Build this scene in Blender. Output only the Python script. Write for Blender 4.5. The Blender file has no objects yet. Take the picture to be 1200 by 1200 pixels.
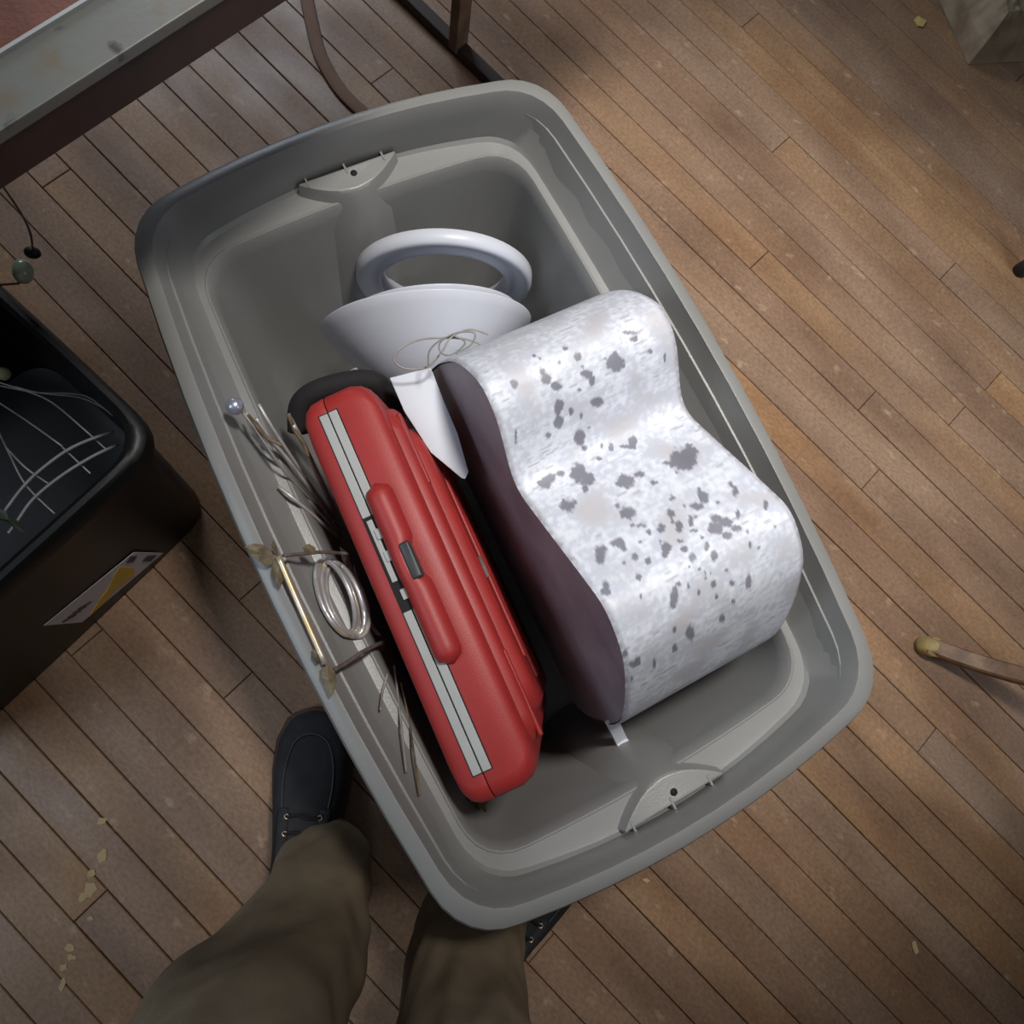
import bpy, math, random
import numpy as np
from mathutils import Vector, Matrix, noise
random.seed(7)
S = bpy.context.scene
C = S.collection
PI = math.pi

# ---------------------------------------------------------------- camera, world, lights, exposure
FPX, RXA, RYB, H = 900.0, 0.20955, -0.14295, 1.25293
CAMR = Matrix.Rotation(RXA, 3, 'X') @ Matrix.Rotation(RYB, 3, 'Y')
cd = bpy.data.cameras.new('camera'); cam = bpy.data.objects.new('camera', cd); C.objects.link(cam)
cam.location = (0, 0, H); cam.rotation_euler = CAMR.to_euler()
cd.sensor_width = 36; cd.lens = 36 * FPX / 1200; cd.clip_start = .02
S.camera = cam
w = bpy.data.worlds.new('world'); S.world = w; w.use_nodes = True
bg = w.node_tree.nodes['Background']; bg.inputs[0].default_value = (.80, .88, 1.0, 1); bg.inputs[1].default_value = .12
def area(name, loc, target, sx, sy, power, col):
    l = bpy.data.lights.new(name, 'AREA'); l.shape = 'RECTANGLE'; l.size = sx; l.size_y = sy; l.energy = power; l.color = col
    o = bpy.data.objects.new(name, l); C.objects.link(o); o.location = loc
    o.rotation_euler = (Vector(target) - Vector(loc)).to_track_quat('-Z', 'Y').to_euler()
    return o
sl = bpy.data.lights.new('ceiling_spot', 'SPOT'); sl.energy = 192; sl.color = (1.0, .955, .90); sl.spot_size = math.radians(52); sl.spot_blend = 1.0; sl.shadow_soft_size = .16
so_ = bpy.data.objects.new('ceiling_spot', sl); C.objects.link(so_); so_.location = (.44, .60, 2.45)
so_.rotation_euler = (Vector((.40, .44, 0)) - so_.location).to_track_quat('-Z', 'Y').to_euler()
area('right_fill_light', (2.3, -1.2, 1.9), (.2, .4, .2), .9, .9, 32, (.80, .89, 1.0))  # added cool fill from the right, lifts the upper-left floor
area('far_window_light', (-.8, 3.0, 1.5), (.0, .8, .0), 1.0, .8, 26, (.80, .88, 1.0))
area('window_light', (-1.6, -.25, 1.85), (-.1, .3, .2), .8, 1.0, 12, (.76, .87, 1.0))
S.view_settings.view_transform = 'Standard'; S.view_settings.look = 'None'
S.view_settings.gamma = 1; S.view_settings.use_curve_mapping = False
S.view_settings.exposure = 0.13

def at(px, py, z):                       # point of the room at height z seen at that place of the photograph
    d = CAMR @ Vector(((px - 600) / FPX, -(py - 600) / FPX, -1))
    return Vector((0, 0, H)) + d * ((z - H) / d.z)

# ---------------------------------------------------------------- materials
def srgb(r, g, b):
    f = lambda c: (c / 255) / 12.92 if c / 255 <= .04045 else ((c / 255 + .055) / 1.055) ** 2.4
    return (f(r), f(g), f(b), 1)
def mat(name, col, rough=.5, metal=0, var=.0, vscale=20, bump=0, bscale=200, spec=.5, col2=None, stretch=None, alpha=1, trans=0, coat=0):
    m = bpy.data.materials.new(name); m.use_nodes = True
    nt = m.node_tree; N = nt.nodes; L = nt.links; p = N['Principled BSDF']
    p.inputs['Base Color'].default_value = col; p.inputs['Roughness'].default_value = rough
    p.inputs['Metallic'].default_value = metal; p.inputs['Specular IOR Level'].default_value = spec
    p.inputs['Transmission Weight'].default_value = trans; p.inputs['Coat Weight'].default_value = coat
    tc = N.new('ShaderNodeTexCoord'); src = tc.outputs['Object']
    if stretch:
        mp = N.new('ShaderNodeMapping'); mp.inputs['Scale'].default_value = stretch; L.new(src, mp.inputs[0]); src = mp.outputs[0]
    if var or col2:
        n = N.new('ShaderNodeTexNoise'); n.inputs['Scale'].default_value = vscale; n.inputs['Detail'].default_value = 5; L.new(src, n.inputs[0])
        r = N.new('ShaderNodeValToRGB'); r.color_ramp.elements[0].position = .35; r.color_ramp.elements[1].position = .65
        c2 = col2 or tuple(c * (1 - var) for c in col[:3]) + (1,)
        r.color_ramp.elements[0].color = c2; r.color_ramp.elements[1].color = col
        L.new(n.outputs[0], r.inputs[0]); L.new(r.outputs[0], p.inputs['Base Color'])
    if bump:
        n = N.new('ShaderNodeTexNoise'); n.inputs['Scale'].default_value = bscale; n.inputs['Detail'].default_value = 3; L.new(src, n.inputs[0])
        b = N.new('ShaderNodeBump'); b.inputs['Strength'].default_value = bump; b.inputs['Distance'].default_value = .002
        L.new(n.outputs[0], b.inputs['Height']); L.new(b.outputs[0], p.inputs['Normal'])
    return m
def attr_mat(name, attr, rough, extra=None, bump=0, bscale=200, metal=0):
    m = mat(name, (1, 1, 1, 1), rough, metal, bump=bump, bscale=bscale)
    nt = m.node_tree; a = nt.nodes.new('ShaderNodeAttribute'); a.attribute_name = attr
    nt.links.new(a.outputs['Color'], nt.nodes['Principled BSDF'].inputs['Base Color'])
    return m
M = {}
M['tote'] = mat('grey_plastic', srgb(135, 135, 133), .36, var=.07, vscale=9, bump=.10, bscale=420)
M['black_plastic'] = mat('black_plastic', srgb(17, 18, 20), .45, var=.2, vscale=15, bump=.1)
M['red'] = mat('red_plastic', srgb(158, 44, 42), .48, var=.10, vscale=14, bump=.12, bscale=700)
M['grey_strip'] = mat('grey_strip', srgb(168, 170, 168), .45, var=.08)
M['dark_gap'] = mat('dark_gap', srgb(20, 17, 18), .8)
M['latch'] = mat('latch_plastic', srgb(52, 54, 56), .45)
M['white'] = mat('white_enamel', srgb(206, 210, 221), .38, var=.05, vscale=12)
M['paper'] = mat('white_sheet', srgb(205, 208, 218), .6, var=.05)
M['wire'] = mat('steel_wire', srgb(200, 196, 194), .35, metal=.25, var=.3, vscale=40)
M['dull_wire'] = mat('dull_wire', srgb(165, 156, 152), .5, metal=.15, var=.3, vscale=60)
M['silver'] = mat('silver', srgb(208, 208, 212), .3, metal=.55, var=.2, vscale=50)
M['ball'] = mat('silver_ball', srgb(190, 195, 215), .28, metal=.7)
M['gold'] = mat('pale_gold', srgb(205, 180, 130), .35, metal=.6, col2=srgb(215, 212, 205), vscale=35)
M['leaf'] = mat('antique_leaf', srgb(150, 138, 112), .5, metal=.4, col2=srgb(104, 90, 70), vscale=70)
M['twig'] = mat('grey_twig', srgb(112, 100, 98), .7, col2=srgb(78, 66, 60), vscale=60)
M['straw'] = mat('dry_stem', srgb(120, 104, 78), .8, col2=srgb(74, 62, 44), vscale=60)
M['drum_side'] = mat('dark_painted_wood', srgb(152, 148, 156), .45, col2=srgb(126, 122, 132), vscale=11, bump=.3, bscale=90)
M['table_grey'] = None
M['table_red'] = mat('worn_red_top', srgb(118, 70, 48), .5, col2=srgb(82, 38, 24), vscale=14, bump=.2)
M['table_dark'] = mat('dark_brown_paint', srgb(62, 40, 30), .6, col2=srgb(44, 28, 22), vscale=12)
M['post'] = mat('dull_brown_paint', srgb(120, 98, 78), .6, col2=srgb(92, 72, 56), vscale=22)
M['chair_wood'] = mat('worn_chair_wood', srgb(134, 104, 76), .5, col2=srgb(90, 62, 40), vscale=30, bump=.2)
M['cap'] = mat('yellowed_cap', srgb(178, 160, 98), .7, col2=srgb(140, 122, 84), vscale=60)
M['shoe'] = mat('black_suede', srgb(38, 38, 42), .75, col2=srgb(28, 28, 31), vscale=40, bump=.5, bscale=350)
M['sole'] = mat('brown_sole', srgb(70, 50, 40), .7)
M['stitch'] = mat('grey_stitch', srgb(72, 72, 74), .8)
M['lace'] = mat('black_lace', srgb(20, 18, 20), .8)
M['eyelet'] = mat('brass_eyelet', srgb(190, 175, 150), .3, metal=.9)
M['trouser'] = mat('olive_brown_cotton', srgb(136, 121, 98), .9, col2=srgb(116, 103, 83), vscale=16, bump=.5, bscale=900)
M['sack'] = mat('kraft_paper', srgb(158, 142, 118), .7, col2=srgb(126, 108, 84), vscale=22, bump=.4, bscale=60)
M['scrap'] = mat('yellow_paper', srgb(205, 180, 105), .7)
M['crumb'] = mat('pale_crumb', srgb(190, 165, 120), .8)
M['bead_glass'] = mat('pale_green_glass', srgb(170, 182, 160), .2, trans=.35)
M['cream'] = mat('cream_bead', srgb(196, 188, 150), .4)
M['green'] = mat('green_leaf', srgb(52, 62, 46), .6)
M['label_white'] = mat('label_white', srgb(225, 220, 228), .5, var=.10, vscale=120)
M['label_yellow'] = mat('label_yellow', srgb(235, 195, 70), .5, var=.1, vscale=60)
M['label_dark'] = mat('label_print', srgb(84, 80, 92), .6)
M['rubber'] = mat('black_rubber', srgb(22, 20, 20), .6)
M['sub'] = mat('subfloor_gap', srgb(78, 58, 45), .9)
M['shadow'] = mat('brown_shadow', srgb(128, 98, 80), .8, var=.1)

# ---------------------------------------------------------------- mesh helpers
FR = {}
def frame(o): return FR.get(o.name, Matrix.Identity(4))
def tag(o, label=None, cat=None, group=None, kind=None):
    if label: o['label'] = label
    if cat: o['category'] = cat
    if group: o['group'] = group
    if kind: o['kind'] = kind
    return o
def thing(name, loc, label, cat, rz=0, group=None, mtx=None):
    o = bpy.data.objects.new(name, None); C.objects.link(o); o.empty_display_size = .05
    m = mtx if mtx is not None else Matrix.Translation(loc) @ Matrix.Rotation(rz, 4, 'Z')
    o.matrix_world = m; FR[o.name] = m
    return tag(o, label, cat, group)
def obj(name, geo, m, parent=None, local=False, smooth=True, base=None, sharp=None):
    """geo = (verts, faces). Vertices are in room coordinates unless local. A top-level mesh gets its origin at base."""
    v, f = geo
    v = [Vector(p) for p in v]
    if parent is not None:
        F = frame(parent)
        if not local:
            inv = F.inverted(); v = [inv @ p for p in v]
    else:
        b = Vector(base) if base is not None else Vector((sum(p.x for p in v) / len(v), sum(p.y for p in v) / len(v), min(p.z for p in v)))
        v = [p - b for p in v]
    me = bpy.data.meshes.new(name); me.from_pydata([tuple(p) for p in v], [], f); me.update()
    import bmesh
    bm = bmesh.new(); bm.from_mesh(me); bmesh.ops.recalc_face_normals(bm, faces=bm.faces); bm.to_mesh(me); bm.free()
    if smooth:
        me.polygons.foreach_set('use_smooth', [True] * len(me.polygons))
        if sharp is not None: me.set_sharp_from_angle(angle=math.radians(sharp))
    me.materials.append(m)
    o = bpy.data.objects.new(name, me); C.objects.link(o)
    if parent is not None:
        o.parent = parent; FR[o.name] = frame(parent)
    else:
        o.location = b; FR[o.name] = Matrix.Translation(b)
    return o
def join(*gs):
    V, F = [], []
    for v, f in gs:
        n = len(V); V += list(v); F += [tuple(i + n for i in q) for q in f]
    return V, F
def xf(g, m): return [m @ Vector(p) for p in g[0]], g[1]
def loft(rings, cap0=True, cap1=True, closed=True):
    n = len(rings[0]); V = [p for r in rings for p in r]; F = []
    for i in range(len(rings) - 1):
        for j in range(n if closed else n - 1):
            k = (j + 1) % n
            F.append((i * n + j, i * n + k, (i + 1) * n + k, (i + 1) * n + j))
    if cap0: F.append(tuple(range(n - 1, -1, -1)))
    if cap1: F.append(tuple((len(rings) - 1) * n + j for j in range(n)))
    return V, F
def smooth_path(P, k=6):
    P = [Vector(p) for p in P]
    if len(P) < 3: return P
    out = []
    for i in range(len(P) - 1):
        a, b, c, d = P[max(i - 1, 0)], P[i], P[i + 1], P[min(i + 2, len(P) - 1)]
        for s in range(k):
            t = s / k
            out.append(.5 * ((2 * b) + (c - a) * t + (2 * a - 5 * b + 4 * c - d) * t * t + (3 * b - a - 3 * c + d) * t ** 3))
    return out + [P[-1]]
def tube(P, r, n=8, k=6, closed=False, flat=1.0):
    P = smooth_path(P, k) if k and not closed else [Vector(p) for p in P]
    rings = []; up = None
    for i, p in enumerate(P):
        if closed: t = (P[(i + 1) % len(P)] - P[i - 1]).normalized()
        else: t = (P[min(i + 1, len(P) - 1)] - P[max(i - 1, 0)]).normalized()
        if up is None:
            up = Vector((0, 0, 1)) if abs(t.z) < .9 else Vector((1, 0, 0))
        s = t.cross(up).normalized(); u = s.cross(t).normalized(); up = u
        rr = r if not hasattr(r, '__len__') else r[0] + (r[1] - r[0]) * i / (len(P) - 1)
        rings.append([p + s * rr * math.cos(2 * PI * j / n) + u * rr * flat * math.sin(2 * PI * j / n) for j in range(n)])
    if closed:
        rings.append(rings[0]); return loft(rings, False, False)
    return loft(rings)
def box(x0, x1, y0, y1, z0, z1, b=0.0):
    if b <= 0:
        V = [(x, y, z) for z in (z0, z1) for x, y in ((x0, y0), (x1, y0), (x1, y1), (x0, y1))]
        return V, [(3, 2, 1, 0), (4, 5, 6, 7), (0, 1, 5, 4), (1, 2, 6, 5), (2, 3, 7, 6), (3, 0, 4, 7)]
    def ring(i, z):
        o = []
        for cx, cy, a0 in ((x1 - b, y1 - b, 0), (x0 + b, y1 - b, 90), (x0 + b, y0 + b, 180), (x1 - b, y0 + b, 270)):
            for k in range(4):
                a = math.radians(a0 + 30 * k); o.append((cx + (b - i) * math.cos(a), cy + (b - i) * math.sin(a), z))
        return o
    q = b * .29
    return loft([ring(b * .9, z0), ring(q, z0 + q), ring(0, z0 + b), ring(0, z1 - b), ring(q, z1 - q), ring(b * .9, z1)])
def orient(o, x, y, z): return Matrix(((x.x, y.x, z.x, o.x), (x.y, y.y, z.y, o.y), (x.z, y.z, z.z, o.z), (0, 0, 0, 1)))
def sphere(c, r, n=16, sc=(1, 1, 1)):
    rings = []
    for i in range(1, n // 2):
        a = PI * i / (n // 2)
        rings.append([Vector((c[0] + sc[0] * r * math.sin(a) * math.cos(2 * PI * j / n), c[1] + sc[1] * r * math.sin(a) * math.sin(2 * PI * j / n), c[2] + sc[2] * r * math.cos(a))) for j in range(n)])
    return loft(rings)
def disc_ring(c, nrm, prof, n=48):
    """surface of revolution: prof = closed list of (radius, height along nrm)"""
    nrm = Vector(nrm).normalized(); a = nrm.orthogonal().normalized(); b = nrm.cross(a); c = Vector(c)
    rings = []
    for j in range(n):
        t = 2 * PI * j / n; d = a * math.cos(t) + b * math.sin(t)
        rings.append([c + d * r + nrm * h for r, h in prof])
    rings.append(rings[0])
    return loft(rings, False, False)

# ---------------------------------------------------------------- floor of narrow wooden strips
TH, CO, PW = 0.75533, 0.35735, 0.057
NV = Vector((math.cos(TH), math.sin(TH), 0)); DV = Vector((-NV.y, NV.x, 0))
floor = obj('floor', (lambda: ([(-2.9, -2.9, -.03), (3.6, -2.9, -.03), (3.6, 3.6, -.03), (-2.9, 3.6, -.03)], [(0, 1, 2, 3)]))(), M['sub'], smooth=False)
tag(floor, 'worn narrow strip hardwood floor', None, kind='structure')
fm = attr_mat('strip_wood', 'tint', .5)
nt = fm.node_tree; N = nt.nodes; L = nt.links; p = N['Principled BSDF']
for l in list(p.inputs['Base Color'].links): L.remove(l)
at_n = [n for n in N if n.bl_idname == 'ShaderNodeAttribute'][0]
geo = N.new('ShaderNodeNewGeometry')
mp = N.new('ShaderNodeMapping'); mp.inputs['Rotation'].default_value = (0, 0, -TH); L.new(geo.outputs['Position'], mp.inputs[0])
def noise_n(scale, sc=(1, 1, 1), det=4, src=None):
    m2 = N.new('ShaderNodeMapping'); m2.inputs['Scale'].default_value = sc; L.new(src or mp.outputs[0], m2.inputs[0])
    n = N.new('ShaderNodeTexNoise'); n.inputs['Scale'].default_value = scale; n.inputs['Detail'].default_value = det; L.new(m2.outputs[0], n.inputs[0]); return n.outputs[0]
def ramp(x, a, b, c0=(0, 0, 0, 1), c1=(1, 1, 1, 1)):
    r = N.new('ShaderNodeValToRGB'); r.color_ramp.elements[0].position = a; r.color_ramp.elements[1].position = b
    r.color_ramp.elements[0].color = c0; r.color_ramp.elements[1].color = c1; L.new(x, r.inputs[0]); return r.outputs[0]
def mix(t, fac, a, b):
    n = N.new('ShaderNodeMix'); n.data_type = 'RGBA'; n.blend_type = t
    for s, v in ((n.inputs[0], fac), (n.inputs[6], a), (n.inputs[7], b)):
        if hasattr(v, 'is_linked') or hasattr(v, 'node'): L.new(v, s)
        else: s.default_value = v
    return n.outputs[2]
c = at_n.outputs['Color']
c = mix('MULTIPLY', 1.0, c, ramp(noise_n(26, (1, .16, 1), 5), .3, .72, (.90, .88, .86, 1), (1.07, 1.07, 1.07, 1)))
c = mix('MIX', ramp(noise_n(3.2, (1, .45, 1), 5), .44, .66, (.15, .15, .15, 1), (.75, .75, .75, 1)), c, srgb(146, 120, 98))
c = mix('MIX', ramp(noise_n(4.7, (1.2, .5, 1), 6), .56, .74, (0, 0, 0, 1), (.5, .5, .5, 1)), c, srgb(116, 94, 78))
c = mix('MULTIPLY', 1.0, c, ramp(noise_n(6.5, (1.5, .55, 1), 7), .30, .62, (.66, .60, .58, 1), (1.06, 1.06, 1.06, 1)))
c = mix('MIX', ramp(noise_n(38, (1, .6, 1), 8), .63, .74, (0, 0, 0, 1), (.40, .40, .40, 1)), c, srgb(204, 178, 146))
c = mix('MULTIPLY', 1.0, c, ramp(noise_n(210, (1, .6, 1), 4), .3, .7, (.78, .78, .78, 1), (1.16, 1.16, 1.16, 1)))
L.new(c, p.inputs['Base Color'])
rr = ramp(noise_n(12, (1, .5, 1), 6), .3, .7, (.36, .36, .36, 1), (.62, .62, .62, 1)); L.new(rr, p.inputs['Roughness'])
bb = N.new('ShaderNodeBump'); bb.inputs['Strength'].default_value = .35; bb.inputs['Distance'].default_value = .0009
L.new(noise_n(90, (1, .25, 1), 6), bb.inputs['Height']); L.new(bb.outputs[0], p.inputs['Normal'])
tones = [srgb(162, 127, 94), srgb(156, 124, 96), srgb(164, 127, 90), srgb(150, 121, 97), srgb(170, 130, 88), srgb(148, 117, 92), srgb(158, 123, 93), srgb(152, 126, 104)]
def plank_geo(k, d0, d1):
    g = .0004 + random.random() * .0005; o = CO + k * PW; z = -random.random() * .0007; e = .0012
    rings = []
    for zz, i in ((-.02, 0), (z - e, 0), (z, e)):
        a, b, s, t = o + g + i, o + PW - g - i, d0 + .0006 + i, d1 - .0006 - i
        rings.append([NV * a + DV * s + Vector((0, 0, zz)), NV * b + DV * s + Vector((0, 0, zz)), NV * b + DV * t + Vector((0, 0, zz)), NV * a + DV * t + Vector((0, 0, zz))])
    return loft(rings, False, True)
def plank_obj(name, geos):
    V, F, T = [], [], []
    for g, tn in geos:
        n = len(V); V += g[0]; F += [tuple(i + n for i in q) for q in g[1]]; T += [tn] * len(g[0])
    me = bpy.data.meshes.new(name); me.from_pydata([tuple(v) for v in V], [], F)
    a = me.color_attributes.new('tint', 'FLOAT_COLOR', 'POINT'); a.data.foreach_set('color', [x for t in T for x in t])
    me.materials.append(fm); me.update()
    o = bpy.data.objects.new(name, me); C.objects.link(o); o.parent = floor; o.matrix_parent_inverse = Matrix.Translation(floor.location).inverted()
    return o
far = []
vis = [at(0, 0, 0), at(1200, 0, 0), at(1200, 1200, 0), at(0, 1200, 0)]
xs = [q.x for q in vis]; ys = [q.y for q in vis]
joints = {math.floor((at(275, 805, 0).dot(NV) - CO) / PW): at(276, 806, 0).dot(DV), math.floor((at(1021, 561, 0).dot(NV) - CO) / PW): at(1021, 561, 0).dot(DV),
          math.floor((at(560 / 4 + 600, 240, 0).dot(NV) - CO) / PW): at(845, 88, 0).dot(DV)}
for k in range(-80, 86):
    cuts = []
    if k in joints:
        cuts = [joints[k] - 1.7, joints[k], joints[k] + 1.9]
    else:
        d = -2.6 + random.random() * .9
        while d < 2.6 + 0:
            cuts.append(d); d += random.uniform(1.3, 2.8)
    cuts = [-5.0] + cuts + [5.0]
    for a, b in zip(cuts, cuts[1:]):
        if b - a < .05: continue
        t = random.choice(tones); f_ = random.uniform(.90, 1.08); t = (t[0] * f_, t[1] * f_, t[2] * f_, 1)
        g = plank_geo(k, a, b)
        inside = False
        for s in range(9):
            q = NV * (CO + (k + .5) * PW) + DV * (a + (b - a) * s / 8)
            if min(xs) - .05 < q.x < max(xs) + .05 and min(ys) - .05 < q.y < max(ys) + .05: inside = True
        if inside: plank_obj('plank', [(g, t)])
        else: far.append((g, t))
tag(plank_obj('outer_planks', far), kind='stuff')

M['plaster'] = mat('dull_plaster', srgb(150, 144, 134), .9, var=.08, vscale=3)
for nm, bx in (('wall_left', (-3.0, -2.9, -3, 3.7)), ('wall_right', (3.6, 3.7, -3, 3.7)), ('wall_back', (-2.9, 3.6, 3.6, 3.7)), ('wall_front', (-2.9, 3.6, -3.0, -2.9))):
    tag(obj(nm, box(bx[0], bx[1], bx[2], bx[3], -.03, 2.7), M['plaster'], smooth=False), kind='structure')

# ---------------------------------------------------------------- grey storage tote
TC = Vector((0.11609, 0.23777, 0)); TY = .44577
def outline(hw, hl, bs, be, rc, z, ns=9, ne=9, nc=6):
    """bowed rounded rectangle, counter-clockwise from the right side"""
    cl, cw = hl - be, hw - bs
    X = lambda y: hw - bs * (y / cl) ** 2
    Y = lambda x: hl - be * (x / cw) ** 2
    q = []
    ys_ = [-(cl - rc) + 2 * (cl - rc) * i / ns for i in range(ns + 1)]
    xs_ = [(cw - rc) - 2 * (cw - rc) * i / ne for i in range(ne + 1)]
    side = [(X(y), y) for y in ys_]; end = [(x, Y(x)) for x in xs_]
    def corner(p0, p2):
        pc = (max(p0[0], cw) if True else 0, p2[1] if p2[1] > cl else cl)
        pc = (p0[0] - bs * .25, p2[1] - be * .25)
        o = []
        for i in range(1, nc):
            t = i / nc; w_ = .9; den = (1 - t) ** 2 + 2 * w_ * t * (1 - t) + t * t
            o.append(tuple(((1 - t) ** 2 * p0[j] + 2 * w_ * t * (1 - t) * pc[j] + t * t * p2[j]) / den for j in (0, 1)))
        return o
    half = side + corner(side[-1], end[0]) + end
    tr = half                                   # right side, corner, top end up to (-x)
    full = tr + [(-a, b) for a, b in reversed(corner(side[-1], end[0]))] + [(-a, b) for a, b in reversed(side)]
    full += [(-a, -b) for a, b in corner(side[-1], end[0])] + [(-a, -b) for a, b in end] + [(a, -b) for a, b in reversed(corner(side[-1], end[0]))]
    return [Vector((a, b, z)) for a, b in full]
tote = thing('storage_tote', (TC.x, TC.y, 0), 'large grey plastic storage tote without lid, filled with household odds and ends', 'storage tote', TY)
TM = frame(tote)
def T(u, v, z): return TM @ Vector((u, v, z))
R_ = []
for hw, hl, bs, be, rc, z in [
        (.180, .335, .004, .004, .05, .0), (.186, .341, .004, .004, .05, .004), (.222, .392, .006, .008, .05, .362), (.240, .430, .015, .026, .055, .366), (.262, .431, .022, .030, .055, .425),
        (.283, .442, .027, .031, .055, .427), (.286, .445, .028, .032, .055, .414), (.2925, .4510, .029, .032, .056, .414), (.2940, .4525, .029, .032, .056, .430), (.2932, .4517, .029, .032, .056, .4400),
        (.2905, .4490, .028, .032, .056, .4458), (.2860, .4445, .028, .032, .056, .4485), (.2765, .4350, .028, .031, .055, .4502), (.2745, .4330, .027, .031, .055, .4500), (.2733, .4318, .027, .031, .055, .4460),
        (.2645, .4280, .022, .030, .055, .425), (.2420, .4300, .015, .032, .052, .3800), (.2385, .4270, .014, .034, .052, .3755), (.2350, .4235, .013, .035, .052, .3750),
        (.2290, .3960, .011, .012, .052, .3745), (.2275, .3945, .010, .012, .052, .3755), (.2255, .3925, .010, .011, .052, .3755), (.2225, .3895, .010, .010, .052, .3700), (.219, .386, .009, .009, .052, .352),
        (.184, .339, .004, .004, .05, .03), (.176, .331, .004, .004, .05, .014), (.160, .315, .004, .004, .05, .010)]:
    R_.append(outline(hw, hl, bs, be, rc, z))
body = obj('body', loft(R_), M['tote'], tote, local=True, sharp=27)
for s in (-1, 1):
    # handle block: crescent ledge with a bulge that runs down the end wall
    def cres(w_, vo, vi, z, n=17):
        return [Vector((w_ * (1 - 2 * i / (n - 1)), s * vo, z)) for i in range(n)] + \
               [Vector((-w_ * (1 - 2 * i / (n - 1)), s * (vo - .002 - (vo - vi) * max(0, 1 - abs(1 - 2 * i / (n - 1)) ** 1.8)), z)) for i in range(n)]
    rings = [cres(.090, .36, .327, .03), cres(.086, .39, .350, .20), cres(.076, .410, .374, .34), cres(.0675, .4215, .388, .374), cres(.0650, .4235, .3925, .388), cres(.0635, .4235, .3950, .3915), cres(.061, .4230, .3975, .392)]
    b = obj('handle_block', loft(rings), M['tote'], tote, local=True, sharp=45)
    h = disc_ring((0.004, s * .413, .3922), (0, 0, 1), [(0, 0), (.0042, 0), (.0042, .0004), (0, .0004)], 16)
    obj('drain_hole', h, M['dark_gap'], b, local=True)
    for u in (-.054, -.003, .047):
        obj('rib', box(u - .0012, u + .0012, *sorted((s * .416, s * .441)), .378, .393), M['tote'], tote, local=True, smooth=False)
    if s > 0: obj('grip_shade', box(-.058, .058, *sorted((s * .4236, s * .430)), .372, .3785), M['dark_gap'], tote, local=True, smooth=False)  # dark strip painting in the shade of the grip recess, far end only

# ---------------------------------------------------------------- wavy metal cover, white paint worn off in patches
cover = thing('metal_cover', T(.09, -.08, .19), 'white flaking painted two-lobed metal cover with dark end panel, standing on edge in grey tote', 'metal cover', TY)
prof = [(-.327, .235), (-.329, .33), (-.322, .385), (-.306, .43), (-.28, .481), (-.25, .525), (-.222, .546), (-.192, .553), (-.162, .538), (-.12, .511), (-.082, .487), (-.052, .470), (-.03, .472),
        (-.008, .492), (.010, .512), (.032, .527), (.058, .530), (.085, .511), (.113, .474), (.140, .410), (.158, .350), (.166, .312)]
low = [(.150, .262), (.119, .228), (.077, .215), (.026, .212), (-.045, .200), (-.115, .192), (-.18, .187), (-.247, .182), (-.293, .178), (-.318, .195)]
top_path = [Vector((0, a, b)) for a, b in prof]
SP = smooth_path(top_path, 14); NU = 170; U0, U1 = -.0135, .203
LP = smooth_path([Vector((0, a, b)) for a, b in [prof[-1]] + low + [prof[0]]], 3)[1:-1]
loop = SP + LP
def inset(loop_, d):
    out = []
    for i, p_ in enumerate(loop_):
        t = (loop_[(i + 1) % len(loop_)] - loop_[i - 1]).normalized(); nn = Vector((0, -t.z, t.y))
        out.append(p_ + nn * -d)
    return out
cen = Vector((0, -.08, .36))
lin = inset(loop, .004)
if (lin[60] - cen).length > (loop[60] - cen).length: lin = inset(loop, -.004)
def slab(lp, u0, u1):
    return loft([[Vector((u0, q.y, q.z)) for q in lp], [Vector((u1, q.y, q.z)) for q in lp]])
obj('end_panel', xf(slab(lin, U0 + .002, U0 + .008), TM), M['drum_side'], cover, sharp=40)
obj('end_panel', xf(slab(lin, U1 - .008, U1 - .002), TM), M['drum_side'], cover, sharp=40)
# painted skin: a fine sheet whose colour attribute carries the paint loss
Vs, Fs = [], []
full = SP
for i in range(NU + 1):
    t = i / NU; u = U0 + (U1 - U0) * t
    edge = min(t, 1 - t) * (U1 - U0); dip = .0022 * math.exp(-(edge / .004) ** 2)
    for q in full:
        rr_ = (q - cen).normalized()
        Vs.append(TM @ Vector((u, q.y, q.z) ) - (TM.to_3x3() @ Vector((0, rr_.y, rr_.z))) * dip)
n_ = len(full)
for i in range(NU):
    for j in range(n_ - 1):
        Fs.append((i * n_ + j, i * n_ + j + 1, (i + 1) * n_ + j + 1, (i + 1) * n_ + j))
bl5 = '195,510,18,22;370,480,25,32;350,440,16,16;427,517,27,22;590,455,28,24;618,492,16,30;740,395,48,46;540,360,18,22;475,315,15,10;645,605,33,26;440,620,26,30;432,655,16,20;505,655,13,20;558,680,8,15;438,715,24,34;380,783,18,16;550,800,26,42;575,855,14,14;205,795,7,40;835,820,24,32;800,845,30,9;720,850,15,22;1110,920,62,58;1150,880,40,40;1040,935,40,10;545,985,42,48;590,1020,40,34;365,1045,34,30;395,1015,26,24;450,990,18,16;580,1070,14,24;800,1035,46,28;955,1042,18,11;1048,1128,14,14;875,995,28,14;490,1165,40,33;930,330,14,14;820,230,34,10;840,262,20,14;305,355,10,6;335,370,7,7;1010,365,6,22;440,390,7,10;690,370,8,7;550,540,10,9;600,745,7,7;565,415,9,6;655,910,14,10;670,845,8,14'
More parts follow.
